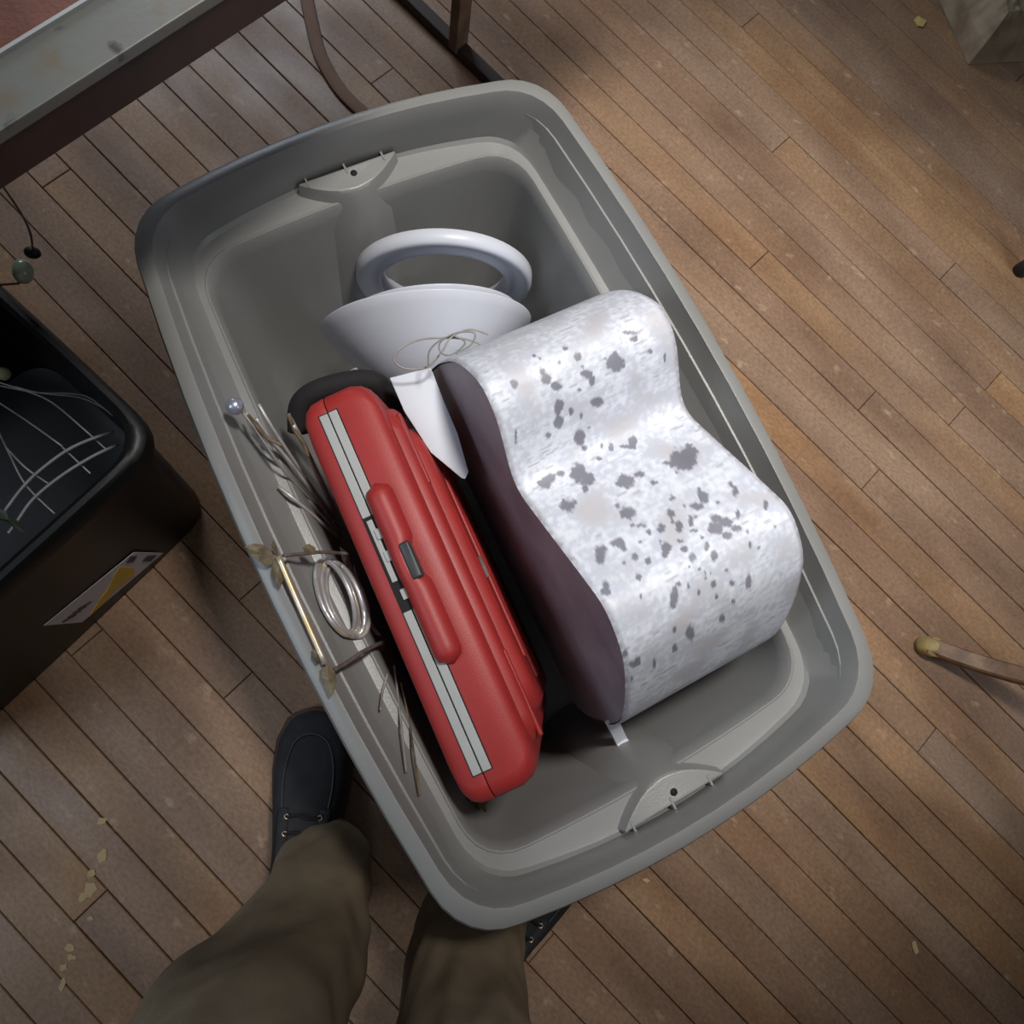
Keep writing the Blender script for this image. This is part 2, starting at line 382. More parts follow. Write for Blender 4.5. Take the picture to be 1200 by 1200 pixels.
bl6 = '150,18,48,32;305,28,18,12;165,190,40,32;110,150,14,14;225,258,42,7;278,292,12,12;345,275,22,24;440,265,20,28;405,235,10,14;405,110,15,14;395,190,20,20;110,350,34,24;140,378,18,16;200,425,18,20;275,448,17,18;145,462,10,9;22,390,32,26;15,430,26,30;45,580,20,22;45,615,24,18;225,535,16,16;372,375,28,28;365,412,16,18;452,343,20,9;515,428,18,26;470,385,18,16;592,370,13,22;630,420,18,28;575,105,26,32;550,75,12,20;540,155,32,16;745,75,16,28;720,35,12,14;640,275,44,34;690,240,40,26;700,310,30,20;755,275,32,16;640,220,26,20;505,230,12,30;530,210,22,7;520,285,20,7;435,573,16,9;420,630,22,38;410,680,17,26;492,585,7,16;548,620,9,16;630,578,15,22;645,640,8,14;728,570,14,13;818,560,16,34;735,668,10,12;675,762,15,22;418,822,10,16;503,838,22,38;420,922,14,22;308,1003,8,30;195,1010,24,16;218,990,16,22;235,643,7,16;825,362,10,20;910,150,13,22;585,540,8,8;700,500,10,12;565,322,9,7;497,480,7,6;552,490,7,9;583,512,6,6;614,518,5,5;875,378,9,6;813,292,8,9;650,132,20,6;760,200,10,22;470,150,8,8;340,345,7,14;235,348,9,5;185,1085,6,14;150,950,12,20;960,260,8,7'
BL = [(560 + a / 4.615, 340 + b / 4.615, c_ / 4.615, d_ / 4.615) for a, b, c_, d_ in (map(float, s.split(',')) for s in bl5.split(';'))]
BL += [(700 + a / 4.615, 560 + b / 4.615, c_ / 4.615, d_ / 4.615) for a, b, c_, d_ in (map(float, s.split(',')) for s in bl6.split(';'))]
VA = np.array([tuple(v) for v in Vs]); RT = np.array(CAMR).T
dc = (VA - np.array([0, 0, H])) @ RT.T
PX = 600 + FPX * dc[:, 0] / -dc[:, 2]; PY = 600 - FPX * dc[:, 1] / -dc[:, 2]
nz = np.array([noise.noise(Vector(v) * 170) for v in Vs]); nz2 = np.array([noise.noise(Vector(v) * 420) for v in Vs])
nb = np.array([noise.noise(Vector((v.x * 28, v.y * 28, v.z * 28))) for v in Vs]); ns_ = np.array([noise.noise(TM.inverted() @ v * 1.0 * 1 if False else Vector(((TM.inverted() @ v).x * 60, (TM.inverted() @ v).y * 380, (TM.inverted() @ v).z * 380))) for v in Vs])
mask = np.zeros(len(Vs))
for bx, by, rx, ry in BL:
    sel = (abs(PX - bx) < rx * 2.2) & (abs(PY - by) < ry * 2.2)
    d_ = np.sqrt(((PX[sel] - bx) / rx) ** 2 + ((PY[sel] - by) / ry) ** 2)
    mask[sel] = np.maximum(mask[sel], np.clip((1.20 - d_ + nz[sel] * .45 + nz2[sel] * .25) * 4.0, 0, 1))
tt = np.repeat(np.linspace(0, 1, NU + 1), n_)
scr = np.clip((ns_ + nb * .5 - .60 + nb * .25) * 5, 0, 1) * .55                                       # small brush-thin scratches
edge = np.clip((.030 - np.minimum(tt, 1 - tt)) / .03, 0, 1) * np.clip(.7 + nz * 1.2, 0, 1)
mask = np.maximum(mask, scr * (1 - .3 * edge)); 
base = np.array(srgb(190, 194, 206)[:3]); br = np.array(srgb(216, 219, 228)[:3]); tanc = np.array(srgb(186, 182, 184)[:3]); gr = np.array(srgb(122, 122, 132)[:3]); wed = np.array(srgb(120, 114, 116)[:3])
col = base + (br - base) * np.clip(.32 + nb * 1.3 + nz * 1.1 + ns_ * .9 + nz2 * .5, 0, 1)[:, None]
col = col + (tanc - col) * np.clip(-nb * 1.5 - .1 + ns_ * .35, 0, .75)[:, None]
col = col + (wed - col) * (edge * .8)[:, None]
col = col + (gr * (1 + nb[:, None] * .25) - col) * mask[:, None]
skin = obj('painted_skin', (Vs, Fs), attr_mat('flaking_white_paint', 'paint', .52, bump=.25, bscale=120), cover)
a_ = skin.data.color_attributes.new('paint', 'FLOAT_COLOR', 'POINT')
a_.data.foreach_set('color', np.c_[col, np.ones(len(Vs))].ravel())
obj('under_strip', xf(loft([[Vector((U0 + .002, q.y, q.z)) for q in [SP[-1]] + LP + [SP[0]]], [Vector((U1 - .002, q.y, q.z)) for q in [SP[-1]] + LP + [SP[0]]]], False, False, closed=False), TM), M['drum_side'], cover)
# small white foot bracket below the lower end
fb = thing('foot_bracket', at(722, 866, .05), 'small white bracket foot standing below the lower end of the flaking metal cover', 'bracket', TY)
p1, p2 = at(716, 843, .33), at(728, 868, .28)
ax = (p2 - p1).normalized(); sx = Vector((.88, .47, 0)).normalized(); sz = ax.cross(sx).normalized()
obj('upright', xf(box(-.008, .008, 0, (p2 - p1).length, -.0025, .0025, .001), orient(p1, sx, ax, sz)), M['white'], fb, smooth=False)
obj('toe', xf(box(-.008, .008, -.002, .012, -.0025, .010, .001), orient(p2, sx, ax, sz)), M['white'], fb, smooth=False)

# ---------------------------------------------------------------- red carrying case
lean = math.radians(13)
mt = TM @ Matrix.Translation((-.153, -.085, .435)) @ Matrix.Rotation(math.radians(-2.6), 4, 'Z') @ Matrix.Rotation(-lean, 4, 'Y')
QH, YH = .405, .236
mb = mt @ Matrix.Translation((0, 0, -QH))
case = thing('carrying_case', None, 'red hard plastic carrying case standing on edge, handle up, beside the flaking metal cover', 'carrying case', mtx=mb)
def cring(pv, ey, eq, rc, y=YH):
    """rounded rectangle in (y, q) at thickness pv; q runs 0..QH"""
    o = []
    y1, q0, q1 = y - ey, eq, QH - eq
    for cy, cq, a0 in ((y1 - rc, q1 - rc, 0), (-y1 + rc, q1 - rc, 90), (-y1 + rc, q0 + rc, 180), (y1 - rc, q0 + rc, 270)):
        for k in range(7):
            a = math.radians(a0 + 15 * k); o.append(Vector((pv, cy + rc * math.cos(a), cq + rc * math.sin(a))))
    return o
PS = -.0135
Rr = [cring(PS + .0006, .004, .004, .02), cring(PS + .0006, .0008, .0008, .02), cring(PS + .0022, 0, 0, .02), cring(.018, 0, 0, .021), cring(.030, .004, .0008, .024), cring(.037, .010, .003, .028), cring(.0405, .017, .007, .03), cring(.0425, .026, .014, .032),
      cring(.0432, .031, .020, .034), cring(.050, .034, .0215, .036), cring(.0535, .038, .026, .038), cring(.0545, .046, .034, .04), cring(.055, .056, .043, .04), cring(.062, .059, .046, .04), cring(.066, .064, .051, .04), cring(.067, .078, .066, .04), cring(.067, .12, .12, .03)]
obj('shell', loft(Rr), M['red'], case, local=True, sharp=50)
Rl = [cring(PS - .0006, .004, .004, .02), cring(PS - .0006, .0008, .0008, .02), cring(PS - .0022, 0, 0, .02), cring(-.029, .001, .0, .021), cring(-.038, .005, .002, .024), cring(-.0435, .011, .006, .027), cring(-.046, .022, .013, .03), cring(-.047, .04, .03, .03)]
obj('shell', loft(Rl), M['red'], case, local=True, sharp=50)
obj('channel', box(PS - .0115, PS + .0118, -.205, .213, QH - .004, QH + .0003), M['dark_gap'], case, local=True, smooth=False)
for x0, x1 in ((PS - .0105, PS - .0007), (PS + .0007, PS + .0105)):
    for y0, y1 in ((-.204, -.022), (.088, .212)):
        obj('grey_strip', box(x0, x1, y0, y1, QH - .002, QH + .0010, .0008), M['grey_strip'], case, local=True, smooth=False)
obj('grey_strip', box(PS - .0080, PS - .0015, .012, .084, QH - .002, QH + .001, .0006), M['grey_strip'], case, local=True, smooth=False)
for y0 in (.034, -.010, .060):
    obj('hinge_clip', box(PS - .004, PS + .006, y0, y0 + .012, QH - .001, QH + .003, .0008), M['grey_strip'], case, local=True, smooth=False)
# handle: long rounded grip with thumb notch
hp = []
for i in range(31):
    t = i / 30; y = .118 - .210 * t
    e = min(t, 1 - t) * .210; s_ = math.sqrt(max(0, 1 - max(0, 1 - e / .016) ** 2))
    hw = .0150 * s_ + .0005; hh = .0155 * s_ + .0005
    notch = math.exp(-((y - .024) / .020) ** 4) * .0075
    hp.append([Vector((.0035 - notch * .55 + (hw - notch * .5) * math.cos(a) * (1 if True else 0), y, QH + .001 + hh * max(math.sin(a), -.25))) for a in [2 * PI * k / 20 for k in range(20)]])
hd = obj('handle', loft(hp), M['red'], case, local=True)
obj('latch', box(.002, .0145, .003, .045, QH + .002, QH + .0185, .003), M['latch'], case, local=True)
for pv, y0, y1, q in ((.0665, -.12, .12, .30), (.0665, -.15, .15, .262), (.0665, -.15, .15, .224), (.0665, -.15, .15, .186)):
    obj('side_rib', xf(box(-.003, .0035, y0, y1, -.007, .007, .003), Matrix.Translation((pv, 0, q))), M['red'], case, local=True)
for y0, y1, q in ((-.06, .07, QH - .055), (-.20, -.10, QH - .036), (.10, .19, QH - .036)):
    obj('side_rib', xf(box(-.003, .003, y0, y1, -.004, .004, .0025), Matrix.Translation((.0535 if q > QH - .05 else .064, 0, q))), M['red'], case, local=True)
obj('side_tab', xf(box(-.001, .004, -.015, .012, -.002, .002, .001), Matrix.Translation((.0665, -.005, QH - .072))), M['twig'], case, local=True)

# black bundle tucked behind the head of the red case
g = tube([at(350, 505, .34), at(353, 474, .36), at(378, 456, .37), (at(425, 446, .365)), at(448, 456, .35), at(464, 492, .30)], .0135, n=14, k=6)
sh = obj('black_pouch', g, mat('black_cloth', srgb(24, 22, 24), .85, bump=.5, bscale=90), base=at(405, 450, .33))
tag(sh, 'black cloth pouch bent around the upper end of the red case', 'pouch')

# ---------------------------------------------------------------- white shades
rc_ = T(.10, .335, .17)
rp = at(521, 334, .255)
nd = Vector((-.02, -.995, -.03)).normalized()
ring_prof = [(.0835, -.004), (.0845, .001), (.087, .003), (.0895, .001), (.093, -.003), (.100, -.001), (.107, .003), (.112, .0045), (.116, .002), (.1185, -.004), (.119, -.014), (.1165, -.016), (.116, -.008), (.112, -.001), (.104, -.004), (.094, -.008), (.0865, -.010), (.0855, -.026), (.0835, -.026)]
ring_prof = [(a * 1.04, b) for a, b in ring_prof]
o = obj('lamp_trim_ring', disc_ring(rp, nd, ring_prof + [ring_prof[0]], 72), M['white'], base=T(.10, .34, .08))
tag(o, 'white ring with round central hole, leaning against the far end wall of tote', 'trim ring')
bc = at(501, 386, .215)
dd = Vector((-.075, .985, .115)).normalized()
def bowl(c0, nrm, R0, dep, th=.003, lip=.004):
    pr = []
    for i in range(15):
        t = i / 14; pr.append((max(R0 * t ** .8, .001), -dep * (1 - t ** 1.3)))
    inner = [(max(r - th, .0005), h + th * (1 if i < 13 else .2)) for i, (r, h) in enumerate(pr)]
    return disc_ring(c0, nrm, pr + [(R0 + .0005, .002)] + inner[::-1] + [pr[0]], 80)
o = obj('shade_bowl', bowl(bc, dd, .150, .110), M['white'], base=T(.02, .22, .07))
tag(o, 'white bowl-shaped lamp shade on its side with smooth outer face up', 'lamp shade')
o = obj('shade_bowl', bowl(bc + dd * .017 + Vector((.010, 0, .002)), dd, .122, .09), M['white'], base=T(.03, .25, .07))
tag(o, 'white shade nested inside the bowl-shaped one, only its rim showing', 'lamp shade')
# folded white sheet
w1 = [(458, 442, .40), (478, 437, .40), (503, 432, .40)]
rowA = [at(457, 443, .395), at(480, 437, .40), at(505, 431, .395)]
rowB = [at(474, 482, .40), at(496, 474, .405), at(520, 470, .40)]
rowC = [at(505, 530, .393), at(521, 520, .396), at(536, 508, .393)]
rowD = [at(541, 560, .380), at(545, 561, .380), at(549, 553, .380)]
V, F = [], []
rows = [rowA, [a * .35 + b * .65 for a, b in zip(rowA, rowB)], rowB, [a * .5 + b * .5 for a, b in zip(rowB, rowC)], rowC, [a * .4 + b * .6 for a, b in zip(rowC, rowD)], rowD]
nn = Vector((0, 0, -.0015))
top = [p_ for r in rows for p_ in r]; V = top + [p_ + nn for p_ in top]; m_ = len(top)
for i in range(len(rows) - 1):
    for j in range(2):
        a = i * 3 + j; F.append((a, a + 1, a + 4, a + 3)); F.append((m_ + a + 3, m_ + a + 4, m_ + a + 1, m_ + a))
for i in range(len(rows) - 1):
    for a, b in ((i * 3, i * 3 + 3), (i * 3 + 5, i * 3 + 2)): F.append((a, b, b + m_, a + m_))
F += [(1, 0, m_, m_ + 1), (2, 1, m_ + 1, m_ + 2), (m_ - 3, m_ - 2, 2 * m_ - 2, 2 * m_ - 3), (m_ - 2, m_ - 1, 2 * m_ - 1, 2 * m_ - 2)]
o = obj('folded_sheet', (V, F), M['paper'], sharp=60); tag(o, 'folded white sheet tapering to a point between red case and dark end panel', 'sheet')
# loose loops of wire on the shade
lw = [(572, 392), (550, 386), (528, 396), (518, 412), (500, 430), (475, 432), (462, 422), (470, 408), (492, 398), (520, 396), (548, 398), (570, 408), (560, 418)]
o = obj('wire_loop', tube([at(x, y, .44 + .006 * math.sin(i)) for i, (x, y) in enumerate(lw)], .0011, 6, 8), M['dull_wire'])
tag(o, 'thin grey wire coiled in two loops over the white lamp shade', 'wire')
lw = [(502, 428), (503, 412), (514, 400), (530, 394), (545, 402), (528, 416), (516, 412), (517, 400), (536, 390), (556, 390), (552, 404), (534, 414)]
o = obj('wire_loop', tube([at(x, y, .447 + .004 * math.cos(i)) for i, (x, y) in enumerate(lw)], .0010, 6, 8), mat('green_grey_wire', srgb(128, 134, 124), .5, metal=.4))
tag(o, 'small tangled greenish wire beside the tip of dark end panel', 'wire')

# ---------------------------------------------------------------- wires and stems along the left wall
TMI = TM.inverted()
def tin(x, y, z, clr=.006):
    """like at(), raised until the point clears the tote wall"""
    for _ in range(80):
        q = at(x, y, z); l = TMI @ q
        hw = np.interp(z, [.014, .352, .37, .3755, .38, .425, .447, .452], [.176, .219, .2225, .2385, .242, .264, .273, .40]) - .02 * (l.y / .4) ** 2
        if abs(l.x) < hw - clr: break
        z += .002
    return q
def rod(name, pts, r, m, label, cat, group=None, n=6):
    return tag(obj(name, tube([tin(*q) for q in pts], r, n, 5), m), label, cat, group)
bs_ = thing('ball_stake', at(286, 485, .40), 'thin grey stake topped by a shiny silver ball at the left wall', 'garden stake')
obj('ball', sphere(at(275, 476, .447), .0095, 18), M['ball'], bs_); obj('stem', tube([tin(280, 479, .435), tin(296, 498, .43), tin(340, 560, .38), tin(398, 618, .24)], .0015, 6), M['dull_wire'], bs_)
GR = 'thin metal rods fanned between tote wall and red case'
fan = [((288, 484, .42), (310, 523, .40), (392, 622, .20)), ((303, 474, .42), (326, 512, .40), (372, 580, .30), (398, 612, .22)), ((310, 508, .41), (345, 548, .37), (400, 628, .20)),
       ((300, 490, .42), (330, 532, .38), (388, 606, .25)), ((338, 485, .41), (352, 512, .39), (385, 580, .28), (402, 622, .22)), ((344, 498, .41), (366, 545, .36), (400, 616, .22)), ((326, 570, .37), (358, 596, .32), (398, 632, .20))]
LB = ['thin rod starting at the silver ball, second lowest of the fan at left', 'thin rod just right of the ball stake, tallest tip of the fan', 'thin rod with tip below the frayed twig, inside the fan', 'thin rod sharing the frayed twig start, middle of the fan', 'thin rod beside the short dry stem, left of the red case head', 'thin rod nearest to the red case head edge', 'short lowest rod of the fan, tip on the ledge above the rod leaves']
for q in fan:
    rod('metal_rod', q, .0021, M['wire'], LB.pop(0), 'rod', GR)
rod('dried_flower', [(338, 486, .415), (346, 505, .405), (356, 520, .40), (362, 535, .39)], .0026, M['straw'], 'short brown dry stem at the upper left of the red case', 'dry stem')
rod('dry_twig', [(290, 486, .435), (300, 498, .43), (312, 512, .425), (330, 522, .42)], .0022, M['straw'], 'brown frayed twig tied just below the silver ball', 'twig')
# candle ring: stacked silver hoops
hr = thing('hoop_bundle', at(398, 700, .26), 'bundle of oval silver hoops standing beside the red case', 'hoops')
import itertools
def ellipse(cx, cy, a, b, ang, z0, dz, n=44):
    o = []
    for i in range(n):
        t = 2 * PI * i / n; x = a * math.cos(t); y = b * math.sin(t)
        X_ = cx + x * math.cos(ang) - y * math.sin(ang); Y_ = cy + x * math.sin(ang) + y * math.cos(ang)
        o.append(tin(X_, Y_, z0 + dz * math.cos(t)))
    return o
for cx, cy, a, b, r, z0, mm in ((393, 699, 18, 45, .0024, .37, 'silver'), (396, 702, 19, 45, .0022, .362, 'gold'), (402, 702, 20, 46, .0026, .345, 'silver'), (407, 704, 20, 45, .0024, .33, 'dull_wire')):
    obj('hoop', tube(ellipse(cx, cy, a, b, math.radians(-21), z0, .028), r * 1.25, 8, 0, closed=True), M[mm], hr)
# gilded rod with leaves lying on the rim
lr = thing('leafy_rod', at(350, 715, .455), 'pale gold rod with metal leaves at both ends lying along the tote rim', 'ornament')
obj('rod', tube([at(326, 652, .466), at(350, 708, .462), (at(381, 778, .458))], .0031, 10, 5), M['gold'], lr)
def leaf(pts, z, tilt=.006, name='leaf', parent=lr, m='leaf'):
    c0 = at(sum(p_[0] for p_ in pts) / len(pts), sum(p_[1] for p_ in pts) / len(pts), z + tilt)
    ring = [at(x, y, z + .002 * math.sin(i * 2.1)) for i, (x, y) in enumerate(pts)]
    V = ring + [c0] + [p_ + Vector((0, 0, -.0012)) for p_ in ring] + [c0 + Vector((0, 0, -.0012))]; n = len(ring)
    F = [(i, (i + 1) % n, n) for i in range(n)] + [((i + 1) % n + n + 1, i + n + 1, 2 * n + 1) for i in range(n)] + [(i, i + n + 1, (i + 1) % n + n + 1, (i + 1) % n) for i in range(n)]
    return obj(name, (V, F), M[m], parent, smooth=False)
leaf([(286, 641), (296, 637), (308, 638), (318, 645), (327, 651), (322, 660), (312, 663), (302, 657), (293, 650)], .462)
leaf([(322, 656), (328, 664), (333, 676), (328, 688), (322, 682), (318, 672), (319, 663)], .462)
leaf([(320, 631), (324, 640), (326, 651), (320, 648), (318, 639)], .468)
leaf([(376, 783), (384, 780), (392, 786), (395, 798), (391, 812), (386, 818), (381, 806), (376, 794)], .458)
leaf([(366, 760), (372, 764), (376, 776), (371, 778), (366, 770)], .458)
rod('crossing_twig', [(332, 651, .45), (355, 649, .43), (378, 647, .41), (408, 649, .38)], .0020, M['twig'], 'grey twig crossing from the rod leaves to the red case, above silver hoops', 'twig')
leaf([(354, 641), (362, 637), (370, 642), (368, 650), (358, 650)], .424, parent=C.objects['crossing_twig'])
rod('crossing_twig', [(392, 785, .45), (408, 776, .43), (425, 764, .41), (450, 752, .36)], .0024, M['twig'], 'purplish twig crossing from the rod end to the red case, below silver hoops', 'twig')
for i, (pts, z, lb) in enumerate((([(398, 640), (408, 648), (414, 668), (408, 672), (401, 656)], .34, 'pale curled metal leaf right above the silver hoops'), ([(415, 660), (424, 690), (430, 718), (425, 716), (414, 688)], .33, 'long pale metal leaf right of the silver hoops'),
                     ([(430, 722), (440, 734), (447, 745), (440, 744), (430, 732)], .33, 'small pale metal leaf touching the red case below the hoops'), ([(430, 768), (445, 758), (452, 752), (449, 764), (436, 772)], .33, 'olive metal leaf at the end of the lower twig'))):
    V = None
    o = leaf(pts, z, .008, 'metal_leaf', None, 'leaf' if i == 3 else 'dull_wire'); tag(o, lb, 'metal leaf')
for i, (q, lb) in enumerate((([(454, 790, .30), (448, 812, .31), (446, 832, .33)], 'short clear-tipped wire below the lower twig'), ([(462, 780, .34), (468, 830, .35), (476, 905, .36)], 'left one of two long thin rods beside the lower red case'),
                   ([(470, 800, .34), (480, 850, .35), (492, 932, .365)], 'right one of two long thin rods beside the lower red case'))):
    rod('thin_rod', q, .0013, M['dull_wire'] if i < 2 else M['straw'], lb, 'rod')
o = obj('glass_tip', sphere(at(446, 833, .333), .0035, 12), M['bead_glass'], C.objects['thin_rod'])
GS = 'dry spikes poking out under the lower end of the red case'
SL = ['leftmost of three brown spikes poking from under the red case foot', 'middle and longest of three brown spikes under the red case foot', 'rightmost and shortest of three brown spikes under the red case foot']
for q in ([(548, 935, .26), (556, 950, .27), (562, 969, .275)], [(556, 935, .26), (564, 950, .27), (573, 967, .275)], [(563, 932, .26), (568, 942, .265), (570, 952, .27)]):
    tag(obj('dry_spike', tube([at(*a) for a in q], (.0038, .0005), 6, 4), M['straw']), SL.pop(0), 'dry stem', GS)

# ---------------------------------------------------------------- black tote with wire basket
e1 = Vector((-.685, -.728, 0)).normalized(); e2 = Vector((e1.y, -e1.x, 0))
cor = Vector((-.262, .272, 0))
BW, BL_ = .56, .42
bcen = cor + e1 * BW / 2 + e2 * BL_ / 2
bm_ = Matrix.Translation(bcen) @ Matrix(((-e2.x, -e1.x, 0, 0), (-e2.y, -e1.y, 0, 0), (0, 0, 1, 0), (0, 0, 0, 1)))
bt = thing('black_tote', None, 'black plastic storage tote with torn product sticker, left of the grey tote', 'storage tote', mtx=bm_)
rg = []
for d_, z in [(-.026, 0), (-.022, .006), (-.012, .31), (-.008, .315), (-.006, .345), (.0, .346), (.0, .375), (-.004, .380), (-.010, .381), (-.016, .376), (-.018, .34), (-.020, .31), (-.030, .02), (-.045, .012)]:
    rg.append(outline(BL_ / 2 + d_, BW / 2 + d_, .003, .003, .05, z))
obj('body', loft(rg), M['black_plastic'], bt, local=True, sharp=40)
# sticker on the long side that faces the grey tote
def on_side(px, py):
    """hit of the view ray with the tapered side wall (local +x side)"""
    o_ = bm_.inverted() @ Vector((0, 0, H)); d_ = (bm_.inverted().to_3x3() @ (at(px, py, 0) - Vector((0, 0, H))))
    s_ = 1
    # wall x = s*(BL/2 -.052 + .030*(z-.006)/.304)
    def g_(t): q = o_ + d_ * t; return s_ * q.x - (BL_ / 2 - .022 + .010 * (q.z - .006) / .304) - .0012
    lo, hi = 0.3, 1.2
    for _ in range(50):
        m__ = (lo + hi) / 2
        if (g_(m__) > 0) == (g_(lo) > 0): lo = m__
        else: hi = m__
    return bm_ @ (o_ + d_ * lo)
SN = bm_.to_3x3() @ Vector((1, 0, .1)).normalized()
def sticker(name, pts, lift, m, parent):
    q = [on_side(*a) + SN * lift for a in pts]; k = [p_ - SN * .0006 for p_ in q]; n = len(q)
    return obj(name, (q + k, [tuple(range(n)), tuple(range(2 * n - 1, n - 1, -1))] + [(i, i + n, (i + 1) % n + n, (i + 1) % n) for i in range(n)]), m, parent, smooth=False)
st = sticker('sticker', [(51, 733), (96, 729), (191, 648), (157, 647)], .0004, M['label_white'], bt)
sticker('yellow_patch', [(104, 722), (118, 700), (126, 690), (133, 675), (140, 664), (157, 665), (157, 673), (146, 682), (134, 691), (124, 703)], .0012, M['label_yellow'], st)
sticker('print', [(147, 659), (152, 652), (160, 651), (155, 658)], .0016, M['label_dark'], st)
sticker('print', [(166, 657), (172, 651), (183, 650), (176, 657)], .0016, M['label_dark'], st)
for k in range(4):
    a, b = 72 + k * 6, 728 - k * 5
    sticker('print', [(a, b), (a + 16, b - 1 - 8), (a + 17, b - 8), (a + 1, b + 1)], .0016, M['label_dark'], st)

wb = thing('wire_basket', at(40, 560, .20), 'silver wire basket lying inside the black tote', 'wire basket')
for q in ([(-20, 640), (-4, 612), (7, 597), (25, 573), (47, 551), (85, 524), (133, 505)], [(10, 625), (22, 608), (37, 587), (58, 568), (83, 550), (112, 533), (138, 521)]):
    obj('hoop', tube([at(x, y, .27) for x, y in q], .0021, 8, 5), M['silver'], wb)
for q in ([(-4, 447), (30, 458), (60, 471), (95, 500), (126, 528)], [(0, 452), (30, 458), (60, 462), (98, 467), (135, 486)], [(18, 453), (45, 460), (80, 461), (105, 466), (132, 487)],
          [(-4, 470), (30, 492), (73, 523)], [(-4, 500), (10, 530), (30, 568), (64, 602)], [(8, 525), (30, 548), (57, 567)], [(73, 524), (90, 540), (106, 555)]):
    obj('wire', tube([at(x, y, .262 - .0006 * i) for i, (x, y) in enumerate(q)], .0011, 6, 5), M['wire'], wb)
o = obj('glass_bead', sphere(at(27, 318, .398), .0125, 14, (.85, 1.15, 1.0)), M['bead_glass']); tag(o, 'pale greenish glass bead with black knob on the black tote rim', 'bead')
obj('knob', sphere(at(38, 296, .410), .0078, 12, (1.15, .85, 1)), M['rubber'], o)
obj('wire', tube([at(38, 292, .412), at(36, 275, .43), at(27, 254, .45), at(6, 222, .50), at(-6, 206, .52)], .0012, 6), M['twig'], o)
obj('wire', tube([at(22, 332, .392), at(8, 333, .385), at(-8, 334, .37)], .0016, 6), mat('copper_wire', srgb(128, 88, 80), .45, metal=.5), o)
o = obj('cream_bead', sphere(at(4, 438, .29), .0085, 12), M['cream']); tag(o, 'small cream bead above the wire basket inside the black tote', 'bead')
lf = [(-8, 592), (8, 600), (20, 610), (30, 624), (22, 622), (8, 612), (-8, 606)]
o = leaf(lf, .275, .006, 'green_leaf', None, 'green'); tag(o, 'dark green artificial leaf at the end of the wire basket hoops', 'leaf')

# ---------------------------------------------------------------- table with T-shaped foot, upper left
te = Vector((.72, .69, 0)).normalized(); tn_ = Vector((-te.y, te.x, 0))
leg0 = at(536, 60, 0)
A0 = at(0, 217, .712); A1 = at(329, 0, .712)
te = (A1 - A0).normalized(); te.z = 0; te.normalize(); tn_ = Vector((-te.y, te.x, 0))
org = Vector((A0.x, A0.y, 0)); legs_e = (leg0 - org).dot(te); legs_n = (leg0 - org).dot(tn_)
tm = Matrix(((te.x, tn_.x, 0, org.x), (te.y, tn_.y, 0, org.y), (0, 0, 1, 0), (0, 0, 0, 1)))
tb = thing('work_table', None, 'table with worn reddish top in a wide grey rust-spotted metal border, upper left', 'table', mtx=tm)
x0, x1, D = legs_e - 1.45, legs_e + .12, legs_n * 2
obj('apron', box(x0, x1, 0, .018, .708, .746, .001), M['table_dark'], tb, local=True, smooth=False)
obj('apron', box(x0, x1, D - .018, D, .708, .746, .001), M['table_dark'], tb, local=True, smooth=False)
gm = mat('grey_metal_border', srgb(112, 112, 106), .45, var=.10, vscale=8, bump=.1)
nt = gm.node_tree; N = nt.nodes; L = nt.links; p = N['Principled BSDF']; src0 = p.inputs['Base Color'].links[0].from_socket
tc = N.new('ShaderNodeTexCoord')
c = mix('MIX', ramp(noise_n(14, (1, 1, 1), 6, tc.outputs['Object']), .56, .70), src0, srgb(108, 92, 66))
c = mix('MIX', ramp(noise_n(30, (1, 1, 1), 6, tc.outputs['Object']), .62, .70), c, srgb(60, 52, 46))
L.new(c, p.inputs['Base Color'])
bw = .046
obj('border', box(x0, x1, -.001, bw, .742, .752, .001), gm, tb, local=True, smooth=False)
obj('border', box(x0, x1, D - bw, D + .001, .742, .752, .001), gm, tb, local=True, smooth=False)
obj('border', box(x0, x0 + bw, bw, D - bw, .742, .752, .001), gm, tb, local=True, smooth=False)
obj('border', box(x1 - bw, x1, bw, D - bw, .742, .752, .001), gm, tb, local=True, smooth=False)
obj('border_lip', box(x0 + bw - .002, x1 - bw + .002, bw - .0015, bw + .0015, .750, .755), M['grey_strip'], tb, local=True, smooth=False)
obj('table_top', box(x0 + bw, x1 - bw, bw, D - bw, .738, .7505), M['table_red'], tb, local=True, smooth=False)
for xx in (legs_e, x0 + .12):
    obj('leg', box(xx - .016, xx + .016, legs_n - .011, legs_n + .011, .012, .74, .002), M['post'], tb, local=True, smooth=False)
    obj('foot_rail', box(xx - .012, xx + .012, .03, D - .03, .0, .022, .002), M['table_dark'], tb, local=True, smooth=False)
    obj('cross_bar', box(xx - .012, xx + .012, .018, D - .018, .71, .738), M['table_dark'], tb, local=True, smooth=False)

